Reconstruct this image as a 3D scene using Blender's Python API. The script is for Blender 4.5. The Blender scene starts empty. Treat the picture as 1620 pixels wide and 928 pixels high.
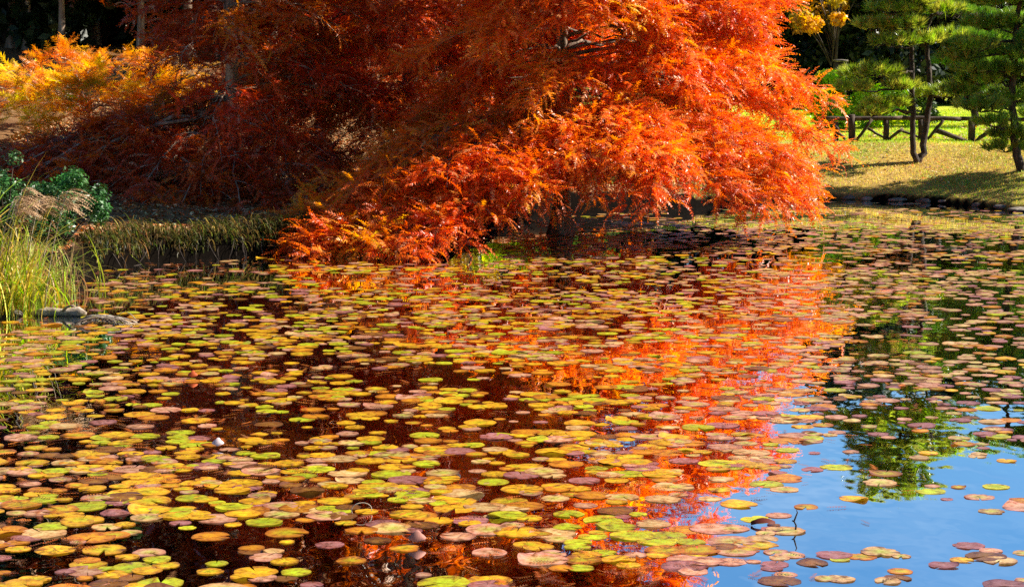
import bpy, math
import numpy as np
from mathutils import Vector

rng = np.random.default_rng(11)
C = bpy.context.scene
COL = C.collection
R = math.radians

# ------------------------------------------------------------------ camera
W0, H0, F0, HC, YH = 1620.0, 928.0, 3300.0, 3.0, 50.0
PITCH = math.atan((H0/2-YH)/F0)
cam_d = bpy.data.cameras.new('camera'); cam = bpy.data.objects.new('camera', cam_d); COL.objects.link(cam)
cam.location = (0, 0, HC); cam.rotation_euler = (math.pi/2-PITCH, 0, 0)
cam_d.sensor_width = 36.0; cam_d.lens = 36.0*F0/W0; cam_d.clip_end = 3000; cam_d.clip_start = 0.1
C.camera = cam

# ------------------------------------------------------------------ sky, sun, exposure
SUN_EL, SUN_AZ = R(38), R(79)          # azimuth measured from +Y (view direction) towards +X
world = bpy.data.worlds.new('World'); C.world = world; world.use_nodes = True
nt = world.node_tree; nt.nodes.clear()
sky = nt.nodes.new('ShaderNodeTexSky'); sky.sky_type = 'NISHITA'; sky.sun_disc = False
sky.sun_elevation = SUN_EL; sky.sun_rotation = SUN_AZ; sky.air_density = 1.0; sky.dust_density = 0.0; sky.ozone_density = 4.0
hs = nt.nodes.new('ShaderNodeHueSaturation'); hs.inputs['Saturation'].default_value = 1.25
bg = nt.nodes.new('ShaderNodeBackground'); bg.inputs['Strength'].default_value = 0.05
ow = nt.nodes.new('ShaderNodeOutputWorld')
ctc = nt.nodes.new('ShaderNodeTexCoord'); cmp_ = nt.nodes.new('ShaderNodeMapping'); cmp_.inputs['Scale'].default_value = (2.2, 2.2, 9)
cn = nt.nodes.new('ShaderNodeTexNoise'); cn.inputs['Scale'].default_value = 2.4; cn.inputs['Detail'].default_value = 7; cn.inputs['Roughness'].default_value = .6
cr_ = nt.nodes.new('ShaderNodeValToRGB'); cr_.color_ramp.elements[0].position = .45; cr_.color_ramp.elements[0].color = (0, 0, 0, 1); cr_.color_ramp.elements[1].position = .8; cr_.color_ramp.elements[1].color = (.22, .22, .22, 1)
cx_ = nt.nodes.new('ShaderNodeMix'); cx_.data_type = 'RGBA'; cx_.inputs[7].default_value = (9, 10, 11, 1)
nt.links.new(ctc.outputs['Generated'], cmp_.inputs[0]); nt.links.new(cmp_.outputs[0], cn.inputs['Vector']); nt.links.new(cn.outputs['Fac'], cr_.inputs[0])
nt.links.new(sky.outputs[0], hs.inputs['Color']); nt.links.new(hs.outputs[0], cx_.inputs[6]); nt.links.new(cr_.outputs[0], cx_.inputs[0]); nt.links.new(cx_.outputs[2], bg.inputs[0]); nt.links.new(bg.outputs[0], ow.inputs[0])
sl = bpy.data.lights.new('sun', 'SUN'); sl.energy = 5.0; sl.angle = R(0.5); sl.color = (1.0, 0.93, 0.82)
so = bpy.data.objects.new('sun', sl); COL.objects.link(so)
sd = Vector((math.sin(SUN_AZ)*math.cos(SUN_EL), math.cos(SUN_AZ)*math.cos(SUN_EL), math.sin(SUN_EL)))
so.rotation_euler = (-sd).to_track_quat('-Z', 'Y').to_euler(); so.location = sd*60
C.view_settings.view_transform = 'Standard'; C.view_settings.look = 'None'
C.view_settings.exposure = 1.42; C.view_settings.gamma = 1.0
cy = C.cycles
cy.use_denoising = False
cy.max_bounces = 7; cy.diffuse_bounces = 3; cy.glossy_bounces = 3; cy.transmission_bounces = 4; cy.transparent_max_bounces = 6
cy.sample_clamp_indirect = 6.0; cy.caustics_reflective = False; cy.caustics_refractive = False

# ------------------------------------------------------------------ helpers
cp, sp = math.cos(PITCH), math.sin(PITCH)
def ray(px, py):
    u = (px-W0/2)/F0; v = -(py-H0/2)/F0
    return np.array([u, cp+v*sp, -sp+v*cp])
def atz(px, py, z=0.0):
    d = ray(px, py); t = (z-HC)/d[2]; return np.array([d[0]*t, d[1]*t, z])
def atd(px, py, Y):
    d = ray(px, py); t = Y/d[1]; return np.array([d[0]*t, Y, HC+d[2]*t])
def project(P):
    P = np.asarray(P, float); x, y, z = P[..., 0], P[..., 1], P[..., 2]-HC
    zc = y*cp-z*sp; yc = y*sp+z*cp
    return W0/2+F0*x/zc, H0/2-F0*yc/zc
def unit(v):
    v = np.asarray(v, float); return v/(np.linalg.norm(v, axis=-1, keepdims=True)+1e-9)

class MB:
    """collects vertices, faces and vertex colours; build() links ONE mesh object"""
    def __init__(s): s.V = []; s.F = {3: [], 4: []}; s.Cc = []; s.UV = []; s.n = 0
    def add(s, V, Fs, col=(1, 1, 1), uv=None):
        V = np.asarray(V, float); s.V.append(V)
        Fs = Fs if isinstance(Fs, (list, tuple)) else [Fs]
        for F in Fs:
            F = np.asarray(F, np.int64)
            if F.size: s.F[F.shape[1]].append(F+s.n)
        c = np.empty((len(V), 4)); c[:, :3] = col; c[:, 3] = 1
        s.Cc.append(c)
        s.UV.append(np.zeros((len(V), 2)) if uv is None else uv)
        s.n += len(V)
    def mesh(s, name, mat, smooth=False):
        me = bpy.data.meshes.new(name)
        V = np.concatenate(s.V); me.vertices.add(len(V)); me.vertices.foreach_set('co', V.astype(np.float32).ravel())
        T = np.concatenate(s.F[3]) if s.F[3] else np.zeros((0, 3), np.int64)
        Q = np.concatenate(s.F[4]) if s.F[4] else np.zeros((0, 4), np.int64)
        loops = np.concatenate([T.ravel(), Q.ravel()]).astype(np.int32)
        starts = np.concatenate([np.arange(len(T))*3, len(T)*3+np.arange(len(Q))*4]).astype(np.int32)
        me.loops.add(len(loops)); me.loops.foreach_set('vertex_index', loops)
        me.polygons.add(len(starts)); me.polygons.foreach_set('loop_start', starts)
        if smooth: me.polygons.foreach_set('use_smooth', np.ones(len(starts), bool))
        ca = me.color_attributes.new('Col', 'FLOAT_COLOR', 'POINT')
        ca.data.foreach_set('color', np.concatenate(s.Cc).astype(np.float32).ravel())
        at = me.attributes.new('loc', 'FLOAT2', 'POINT')
        at.data.foreach_set('vector', np.concatenate(s.UV).astype(np.float32).ravel())
        me.update(calc_edges=True); me.validate()
        if mat: me.materials.append(mat)
        return me
    def build(s, name, mat, parent=None, smooth=False):
        me = s.mesh(name, mat, smooth)
        o = bpy.data.objects.new(name, me); COL.objects.link(o)
        if parent:
            o.parent = parent; o.location = -Vector(parent.location)
        return o

def tag(o, label=None, cat=None, group=None, kind=None):
    if label: o['label'] = label
    if cat: o['category'] = cat
    if group: o['group'] = group
    if kind: o['kind'] = kind
    return o
def thing(name, label, cat, loc, group=None):
    o = bpy.data.objects.new(name, None); COL.objects.link(o); o.location = Vector(loc); o.empty_display_size = 0.2
    return tag(o, label, cat, group)

def tube(mb, P, rad, n=6, col=(1, 1, 1), cap=True):
    P = np.asarray(P, float); m = len(P); rad = np.broadcast_to(np.asarray(rad, float), (m,))
    T = np.gradient(P, axis=0); T = unit(T)
    ref = np.array([0, 0, 1.0]) if abs(T[0][2]) < 0.8 else np.array([1.0, 0, 0])
    A = unit(np.cross(T, ref)); B = np.cross(T, A)
    a = np.arange(n)*2*math.pi/n
    V = P[:, None]+rad[:, None, None]*(np.cos(a)[None, :, None]*A[:, None]+np.sin(a)[None, :, None]*B[:, None])
    V = V.reshape(-1, 3)
    i = np.arange(m-1)[:, None]*n; j = np.arange(n)[None]; k = (j+1) % n
    Q = np.stack([i+j, i+k, i+n+k, i+n+j], -1).reshape(-1, 4)
    Fs = [Q]
    if cap:
        V = np.concatenate([V, P[:1], P[-1:]]); b = m*n
        jj = np.arange(n); kk = (jj+1) % n
        Fs.append(np.stack([kk, jj, np.full(n, b)], -1)); Fs.append(np.stack([(m-1)*n+jj, (m-1)*n+kk, np.full(n, b+1)], -1))
    mb.add(V, Fs, col)
def bez(a, b, c, n=8):
    t = np.linspace(0, 1, n)[:, None]; return (1-t)**2*np.asarray(a)+2*t*(1-t)*np.asarray(b)+t*t*np.asarray(c)
def blob(mb, c, r, seed, col=(1, 1, 1), nu=14, nv=9, rough=.18):
    """an irregular rounded stone"""
    g = np.random.default_rng(seed); u = np.arange(nu)*2*math.pi/nu; v = np.linspace(0, math.pi, nv)
    U, Vv = np.meshgrid(u, v); d = np.stack([np.sin(Vv)*np.cos(U), np.sin(Vv)*np.sin(U), np.cos(Vv)], -1)
    k = g.normal(size=(7, 3))*2.2; ph = g.uniform(0, 6, 7)
    f = 1+rough*np.sin(d@k.T+ph).sum(-1)/2.2
    P = np.asarray(c)+d*f[..., None]*np.asarray(r)
    i = np.arange(nv-1)[:, None]*nu; j = np.arange(nu)[None]; kk = (j+1) % nu
    mb.add(P.reshape(-1, 3), np.stack([i+j, i+nu+j, i+nu+kk, i+kk], -1).reshape(-1, 4), col)
def hnoise(x, y, seed=0, f=1.0):
    g = np.random.default_rng(seed); s = 0
    for k in range(6):
        a = g.uniform(0, 6.28); q = f*(0.6+0.5*k); s = s+np.sin((x*math.cos(a)+y*math.sin(a))*q+g.uniform(0, 6.28))/(1+.35*k)
    return s/3.2

# ------------------------------------------------------------------ materials
def mat_new(name):
    m = bpy.data.materials.new(name); m.use_nodes = True; m.node_tree.nodes.clear(); return m, m.node_tree.nodes, m.node_tree.links
def leaf_mat(name, trans=.45, rough=.42, spec=.5, sat=1.1, tval=1.0):
    m, N, L = mat_new(name)
    a = N.new('ShaderNodeAttribute'); a.attribute_name = 'Col'
    p = N.new('ShaderNodeBsdfPrincipled'); p.inputs['Roughness'].default_value = rough; p.inputs['Specular IOR Level'].default_value = spec
    t = N.new('ShaderNodeBsdfTranslucent'); h = N.new('ShaderNodeHueSaturation'); h.inputs['Saturation'].default_value = sat; h.inputs['Value'].default_value = tval
    x = N.new('ShaderNodeMixShader'); x.inputs[0].default_value = trans; o = N.new('ShaderNodeOutputMaterial')
    L.new(a.outputs['Color'], p.inputs['Base Color']); L.new(a.outputs['Color'], h.inputs['Color']); L.new(h.outputs[0], t.inputs[0])
    L.new(p.outputs[0], x.inputs[1]); L.new(t.outputs[0], x.inputs[2]); L.new(x.outputs[0], o.inputs[0])
    return m
def noise_mat(name, c1, c2, c3=None, scale=6.0, rough=.85, bump=.4, stretch=(1, 1, 1), bdist=.02, usecol=False):
    m, N, L = mat_new(name)
    tc = N.new('ShaderNodeTexCoord'); mp = N.new('ShaderNodeMapping'); mp.inputs['Scale'].default_value = stretch
    n = N.new('ShaderNodeTexNoise'); n.inputs['Scale'].default_value = scale; n.inputs['Detail'].default_value = 8; n.inputs['Roughness'].default_value = .65
    r = N.new('ShaderNodeValToRGB'); e = r.color_ramp.elements
    e[0].position = .32; e[0].color = (*c1, 1); e[1].position = .66; e[1].color = (*c2, 1)
    if c3: k = e.new(.52); k.color = (*c3, 1)
    p = N.new('ShaderNodeBsdfPrincipled'); p.inputs['Roughness'].default_value = rough; p.inputs['Specular IOR Level'].default_value = .3
    b = N.new('ShaderNodeBump'); b.inputs['Strength'].default_value = bump; b.inputs['Distance'].default_value = bdist
    o = N.new('ShaderNodeOutputMaterial')
    L.new(tc.outputs['Object'], mp.inputs[0]); L.new(mp.outputs[0], n.inputs['Vector']); L.new(n.outputs['Fac'], r.inputs[0])
    L.new(r.outputs[0], p.inputs['Base Color']); L.new(n.outputs['Fac'], b.inputs['Height']); L.new(b.outputs[0], p.inputs['Normal']); L.new(p.outputs[0], o.inputs[0])
    if usecol:
        a = N.new('ShaderNodeAttribute'); a.attribute_name = 'Col'
        mx = N.new('ShaderNodeMix'); mx.data_type = 'RGBA'; mx.blend_type = 'MULTIPLY'; mx.inputs[0].default_value = 1
        L.new(r.outputs[0], mx.inputs[6]); L.new(a.outputs['Color'], mx.inputs[7]); L.new(mx.outputs[2], p.inputs['Base Color'])
    return m

M = {}
M['cyp_leaf'] = leaf_mat('cypress_leaf', .5, .40, .5, 1.12, 1.25)
M['gold_leaf'] = leaf_mat('golden_leaf', .5, .40, .5, 1.1, 1.2)
M['ever_leaf'] = leaf_mat('evergreen_leaf', .22, .42, .4)
M['bush_leaf'] = leaf_mat('bush_leaf', .5, .4, .4, 1.1, 1.2)
M['needle'] = leaf_mat('pine_needle', .45, .34, .6, 1.1, 1.25)
M['grass'] = leaf_mat('grass_blade', .45, .42, .4)
M['litter'] = leaf_mat('fallen_leaf', .2, .6, .12)
M['bark'] = noise_mat('cypress_bark', (.06, .035, .022), (.33, .24, .17), (.18, .12, .08), 9, .9, .8, (1, 1, .14), .04)
M['palebark'] = noise_mat('pale_bark', (.08, .05, .035), (.56, .45, .34), (.32, .23, .16), 7, .85, .7, (1, 1, .16), .03)
M['pinebark'] = noise_mat('pine_bark', (.018, .013, .010), (.10, .075, .055), (.045, .03, .022), 16, .9, .9, (1, 1, .4), .03)
M['log'] = noise_mat('log_wood', (.02, .013, .009), (.14, .09, .06), (.06, .038, .025), 8, .85, .5, (1, 1, .3), .02)
M['stone'] = noise_mat('bank_stone', (.05, .042, .032), (.34, .29, .23), (.15, .125, .095), 7, .85, .7, (1, 1, 1), .03)
M['drift'] = noise_mat('driftwood', (.14, .10, .07), (.55, .46, .38), (.34, .27, .2), 12, .85, .6, (1, 1, 1), .02)
M['wall'] = noise_mat('plaster', (.34, .34, .34), (.5, .49, .47), None, 3, .8, .1)
M['roof'] = noise_mat('roof_sheet', (.12, .12, .13), (.22, .22, .24), None, 5, .6, .1)

# pads: colour from the vertices, veins and blotches from the local coordinates
def pad_mat():
    m, N, L = mat_new('lily_pad')
    a = N.new('ShaderNodeAttribute'); a.attribute_name = 'Col'
    l = N.new('ShaderNodeAttribute'); l.attribute_name = 'loc'
    g = N.new('ShaderNodeNewGeometry')
    n1 = N.new('ShaderNodeTexNoise'); n1.inputs['Scale'].default_value = 17; n1.inputs['Detail'].default_value = 8; n1.inputs['Roughness'].default_value = .7
    r1 = N.new('ShaderNodeValToRGB'); e = r1.color_ramp.elements; e[0].position = .33; e[0].color = (.30, .13, .05, 1); e[1].position = .60; e[1].color = (1.12, 1.1, 1.05, 1); e2 = e.new(.45); e2.color = (.86, .68, .5, 1)
    mx = N.new('ShaderNodeMix'); mx.data_type = 'RGBA'; mx.blend_type = 'MULTIPLY'; mx.inputs[0].default_value = 1
    # radial veins
    sx = N.new('ShaderNodeSeparateXYZ'); at = N.new('ShaderNodeMath'); at.operation = 'ARCTAN2'
    ml = N.new('ShaderNodeMath'); ml.operation = 'MULTIPLY'; ml.inputs[1].default_value = 9.0
    sn = N.new('ShaderNodeMath'); sn.operation = 'SINE'; ab = N.new('ShaderNodeMath'); ab.operation = 'ABSOLUTE'
    rv = N.new('ShaderNodeValToRGB'); ev = rv.color_ramp.elements; ev[0].position = 0; ev[0].color = (1.0, 1.0, .85, 1); ev[1].position = .16; ev[1].color = (.80, .78, .76, 1)
    m2 = N.new('ShaderNodeMix'); m2.data_type = 'RGBA'; m2.blend_type = 'MULTIPLY'; m2.inputs[0].default_value = .9
    p = N.new('ShaderNodeBsdfPrincipled'); p.inputs['Roughness'].default_value = .30; p.inputs['Specular IOR Level'].default_value = .85
    t = N.new('ShaderNodeBsdfTranslucent'); x = N.new('ShaderNodeMixShader'); x.inputs[0].default_value = .15
    b = N.new('ShaderNodeBump'); b.inputs['Strength'].default_value = .35; b.inputs['Distance'].default_value = .006
    n2 = N.new('ShaderNodeTexNoise'); n2.inputs['Scale'].default_value = 40; n2.inputs['Detail'].default_value = 3
    o = N.new('ShaderNodeOutputMaterial')
    L.new(g.outputs['Position'], n1.inputs['Vector']); L.new(g.outputs['Position'], n2.inputs['Vector'])
    L.new(n1.outputs['Fac'], r1.inputs[0]); L.new(a.outputs['Color'], mx.inputs[6]); L.new(r1.outputs[0], mx.inputs[7])
    L.new(l.outputs['Vector'], sx.inputs[0]); L.new(sx.outputs[1], at.inputs[0]); L.new(sx.outputs[0], at.inputs[1])
    L.new(at.outputs[0], ml.inputs[0]); L.new(ml.outputs[0], sn.inputs[0]); L.new(sn.outputs[0], ab.inputs[0]); L.new(ab.outputs[0], rv.inputs[0])
    L.new(mx.outputs[2], m2.inputs[6]); L.new(rv.outputs[0], m2.inputs[7])
    L.new(m2.outputs[2], p.inputs['Base Color']); L.new(m2.outputs[2], t.inputs[0])
    L.new(n2.outputs['Fac'], b.inputs['Height']); L.new(b.outputs[0], p.inputs['Normal'])
    L.new(p.outputs[0], x.inputs[1]); L.new(t.outputs[0], x.inputs[2]); L.new(x.outputs[0], o.inputs[0])
    return m
M['pad'] = pad_mat()

def water_mat():
    m, N, L = mat_new('pond_water')
    df = N.new('ShaderNodeBsdfDiffuse'); df.inputs['Color'].default_value = (.0025, .0015, .0008, 1)
    gl = N.new('ShaderNodeBsdfGlossy'); gl.inputs['Roughness'].default_value = .012; gl.inputs['Color'].default_value = (1, 1, 1, 1)
    fr = N.new('ShaderNodeFresnel'); fr.inputs['IOR'].default_value = 1.33
    mm = N.new('ShaderNodeMath'); mm.operation = 'MULTIPLY'; mm.inputs[1].default_value = 1.75; mm.use_clamp = True
    p = N.new('ShaderNodeMixShader'); L.new(fr.outputs[0], mm.inputs[0]); L.new(mm.outputs[0], p.inputs[0]); L.new(df.outputs[0], p.inputs[1]); L.new(gl.outputs[0], p.inputs[2])
    tc = N.new('ShaderNodeTexCoord'); mp = N.new('ShaderNodeMapping'); mp.inputs['Scale'].default_value = (1.0, .55, 1)
    n = N.new('ShaderNodeTexNoise'); n.inputs['Scale'].default_value = 3.2; n.inputs['Detail'].default_value = 2; n.inputs['Roughness'].default_value = .4
    b = N.new('ShaderNodeBump'); b.inputs['Strength'].default_value = .16; b.inputs['Distance'].default_value = .02
    o = N.new('ShaderNodeOutputMaterial')
    L.new(tc.outputs['Object'], mp.inputs[0]); L.new(mp.outputs[0], n.inputs['Vector']); L.new(n.outputs['Fac'], b.inputs['Height']); L.new(b.outputs[0], gl.inputs['Normal']); L.new(b.outputs[0], fr.inputs['Normal']); L.new(p.outputs[0], o.inputs[0])
    return m
M['water'] = water_mat()

def ground_mat():
    m, N, L = mat_new('ground')
    a = N.new('ShaderNodeAttribute'); a.attribute_name = 'Col'
    tc = N.new('ShaderNodeTexCoord')
    n = N.new('ShaderNodeTexNoise'); n.inputs['Scale'].default_value = 9; n.inputs['Detail'].default_value = 9; n.inputs['Roughness'].default_value = .75
    r = N.new('ShaderNodeValToRGB'); e = r.color_ramp.elements; e[0].position = .3; e[0].color = (.45, .42, .4, 1); e[1].position = .68; e[1].color = (1.35, 1.3, 1.2, 1)
    mx = N.new('ShaderNodeMix'); mx.data_type = 'RGBA'; mx.blend_type = 'MULTIPLY'; mx.inputs[0].default_value = 1
    p = N.new('ShaderNodeBsdfPrincipled'); p.inputs['Roughness'].default_value = 1.0; p.inputs['Specular IOR Level'].default_value = .04
    b = N.new('ShaderNodeBump'); b.inputs['Strength'].default_value = .7; b.inputs['Distance'].default_value = .05
    o = N.new('ShaderNodeOutputMaterial')
    L.new(tc.outputs['Object'], n.inputs['Vector']); L.new(n.outputs['Fac'], r.inputs[0]); L.new(a.outputs['Color'], mx.inputs[6]); L.new(r.outputs[0], mx.inputs[7])
    L.new(mx.outputs[2], p.inputs['Base Color']); L.new(n.outputs['Fac'], b.inputs['Height']); L.new(b.outputs[0], p.inputs['Normal']); L.new(p.outputs[0], o.inputs[0])
    return m
M['ground'] = ground_mat()

# ------------------------------------------------------------------ shoreline and terrain
SH_PX = [(-260, 620), (-90, 545), (-10, 512), (60, 478), (92, 448), (150, 428), (240, 416), (350, 408), (450, 402), (540, 396), (640, 388), (720, 378),
         (770, 360), (810, 348), (900, 340), (1000, 335), (1120, 328), (1220, 320), (1300, 315), (1400, 317), (1500, 323), (1580, 331), (1640, 338), (1760, 362), (1950, 420), (2200, 560)]
SHORE = [atz(a, b)[:2] for a, b in SH_PX]
SHORE = np.array(SHORE + [np.array([7.5, 9.0]), np.array([5.0, 6.5]), np.array([-5.0, 6.5]), np.array([-7.5, 10.0])])
def sdist(x, y):
    """distance to the shoreline; negative on the water"""
    x = np.asarray(x, float); y = np.asarray(y, float)
    A = SHORE; B = np.roll(SHORE, -1, 0); best = np.full(x.shape, 1e9); inside = np.zeros(x.shape, bool)
    for (ax, ay), (bx, by) in zip(A, B):
        dx, dy = bx-ax, by-ay; t = np.clip(((x-ax)*dx+(y-ay)*dy)/(dx*dx+dy*dy), 0, 1)
        best = np.minimum(best, np.hypot(x-ax-t*dx, y-ay-t*dy))
        c = ((ay > y) != (by > y)) & (x < (bx-ax)*(y-ay)/(by-ay+1e-12)+ax); inside ^= c
    return np.where(inside, -best, best)
def sstep(a, b, x):
    t = np.clip((x-a)/(b-a), 0, 1); return t*t*(3-2*t)
def ground_h(x, y):
    x = np.asarray(x, float); y = np.asarray(y, float); s = sdist(x, y)
    w = sstep(1.6, 4.0, x-(y-33)*.12)                                     # 0 left wood, 1 right lawn
    so_ = np.maximum(s, 0)
    left = (.30+.10*hnoise(x, y, 12, 2.5))*sstep(0, .2+.1*hnoise(x, y, 13, 4.0), so_)+.085*np.minimum(so_, 30)
    right = .08*sstep(0, .1, so_)+.21*np.minimum(so_, 3.6)+.004*np.minimum(np.maximum(so_-3.6, 0), 30)
    near = .3*sstep(0, .4, so_)+.05*np.minimum(so_, 10)
    h = left*(1-w)+right*w
    h = np.where(y < 18, near*np.ones_like(h), h)
    h = h+np.where(s > 0, np.minimum(so_, 1)*.06*hnoise(x, y, 3, 1.3), 0)
    return np.where(s < 0, -np.minimum(-s*1.2, .6)-.02, h)
def gz(x, y): return float(ground_h(np.array([x]), np.array([y]))[0])
def on_ground(px, py):
    """where the ray of a pixel meets the ground"""
    d = ray(px, py); t = np.linspace(8, 90, 1640); P = np.array([0, 0, HC])+t[:, None]*d
    below = P[:, 2] < ground_h(P[:, 0], P[:, 1]); i = int(np.argmax(below)) if below.any() else -1
    p = P[i].copy(); p[2] = gz(p[0], p[1]); return p

def axis(lo, hi, step, far):
    fine = np.arange(lo, hi+1e-6, step); out = []; v = step
    k = hi
    while k < far: v *= 1.35; k += v; out.append(k)
    neg = []; v = step; k = lo
    while k > -far: v *= 1.35; k -= v; neg.append(k)
    return np.array(neg[::-1]+list(fine)+out)
gx = axis(-13, 13, .11, 600); gy = axis(18, 48, .085, 600)
GX, GY = np.meshgrid(gx, gy); GH = ground_h(GX, GY); GS = sdist(GX, GY)
wl = sstep(1.6, 4.0, GX-(GY-33)*.12)[..., None]
nz = hnoise(GX, GY, 8, 1.6)[..., None]*.5+.5; nz2 = hnoise(GX, GY, 21, 4.0)[..., None]*.5+.5
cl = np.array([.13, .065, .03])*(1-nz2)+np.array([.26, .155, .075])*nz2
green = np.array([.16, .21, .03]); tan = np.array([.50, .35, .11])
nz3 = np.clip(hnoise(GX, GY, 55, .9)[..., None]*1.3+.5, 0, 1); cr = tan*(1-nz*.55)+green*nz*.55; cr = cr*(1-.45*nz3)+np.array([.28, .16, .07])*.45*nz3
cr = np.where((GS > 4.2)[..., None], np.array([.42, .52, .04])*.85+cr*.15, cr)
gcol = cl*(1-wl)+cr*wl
bank_shade = (1-sstep(np.where(wl[..., 0] > .5, .08, .20), np.where(wl[..., 0] > .5, .2, .42), GS+.12*hnoise(GX, GY, 5, 3)))[..., None]; gcol = gcol*(1-bank_shade)+np.array([.004, .0026, .0016])*bank_shade  # shade of the undercut bank edge put into the soil colour as near-black
mb = MB(); ny, nx = GX.shape
i = np.arange(ny-1)[:, None]*nx; j = np.arange(nx-1)[None]
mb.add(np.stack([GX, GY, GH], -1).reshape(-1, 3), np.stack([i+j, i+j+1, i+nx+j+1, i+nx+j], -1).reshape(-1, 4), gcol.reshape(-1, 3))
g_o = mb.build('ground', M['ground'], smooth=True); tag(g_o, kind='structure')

mb = MB()
wx = np.array([-60, 60.0]); mb.add([(-40, -5, 0), (40, -5, 0), (40, 60, 0), (-40, 60, 0)], np.array([[0, 1, 2, 3]]))
# water is trimmed to the pond: fan over the shoreline, pushed a little under the bank
ctr = SHORE.mean(0); mb = MB(); ring = SHORE+unit(SHORE-np.array([0, 24.0]))*.35
mb.add(np.array([[p[0], p[1], 0] for p in ring]+[[0, 24.0, 0]]), np.array([[k, (k+1) % len(ring), len(ring)] for k in range(len(ring))]))
w_o = mb.build('water', M['water']); tag(w_o, kind='structure')

# ------------------------------------------------------------------ foliage builders
def plume_template(g, npair=10, droop=.45, leaf=.17, width=.028, fern=1.0):
    """one feathery branchlet along +Y, length 1, as triangles"""
    V = []; t = np.linspace(.06, .97, npair)
    def axis_pt(s): return np.array([.05*math.sin(3*s+droop*5)*s, s*(1-.22*droop*s), .22*s-droop*1.05*s*s])
    for k, s in enumerate(t):
        p = axis_pt(s); tg = unit(axis_pt(s+.02)-axis_pt(s-.02)); side = unit(np.cross(tg, (0, 0, 1)))
        l = leaf*(.55+.9*math.sin(math.pi*min(1, s*.8+.2)))*(1.0 if s < .85 else .8)
        for sg in (-1, 1):
            d = unit(side*sg*.85*fern+tg*.75+np.array([0, 0, g.normal(0, .22)-.12])+g.normal(0, .1, 3))
            wv = unit(np.cross(d, np.cross(side, tg)+g.normal(0, .35, 3)))*width
            V += [p-wv, p+wv*.8, p+d*l*g.uniform(.8, 1.2)]
    for s0, s1 in ((0, .35), (.35, .7), (.7, 1.0)):
        a, b = axis_pt(s0), axis_pt(s1); V += [a+[.010, 0, 0], a-[.010, 0, 0], b]
    return np.array(V)
_g = np.random.default_rng(5)
PLUMES = [plume_template(_g, 10, dr, .115, .032) for dr in (.15, .3, .45, .6, .75, .4)]
PLUMES_LOW = [plume_template(_g, 6, dr, .26, .075) for dr in (.3, .5, .7)]
FERN = [plume_template(_g, 13, dr, .20, .022, 1.0) for dr in (.1, .2, .3)]

def put_plumes(mb, templates, P, D, Sc, cols, roll=.6, g=rng):
    """copies of the branchlet shapes at points P along directions D, all into one crown mesh"""
    n = len(P)
    if n == 0: return
    D = unit(D); Z = np.array([0, 0, 1.0])
    X = unit(np.cross(D, Z+g.normal(0, .02, (n, 3)))); U = np.cross(X, D)
    a = g.normal(0, roll, n)[:, None]; X2 = X*np.cos(a)+U*np.sin(a); U2 = np.cross(X2, D)
    # keep the droop pointing to the ground: roll only the leaflets, mostly
    idx = g.integers(0, len(templates), n)
    for k, T in enumerate(templates):
        s = np.where(idx == k)[0]
        if not len(s): continue
        B = np.stack([X2[s], D[s], U2[s]], 1)*Sc[s][:, None, None]
        V = P[s][:, None]+np.einsum('vk,nkj->nvj', T, B)
        nv = len(T); c = np.repeat(cols[s][:, None], nv, 1).reshape(-1, 3)
        mb.add(V.reshape(-1, 3), np.arange(len(s)*nv).reshape(-1, 3), c)

def pal(g, n, base, jit=.18, mix=None, mixp=0.0):
    c = np.repeat(np.asarray(base, float)[None], n, 0)
    if mix is not None:
        k = g.random(n) < mixp; c[k] = np.asarray(mix)
    c = c*np.exp(g.normal(0, jit, (n, 1))); c[:, 1] *= np.exp(g.normal(0, .13, n)); return np.clip(c, 0, .95)

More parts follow.
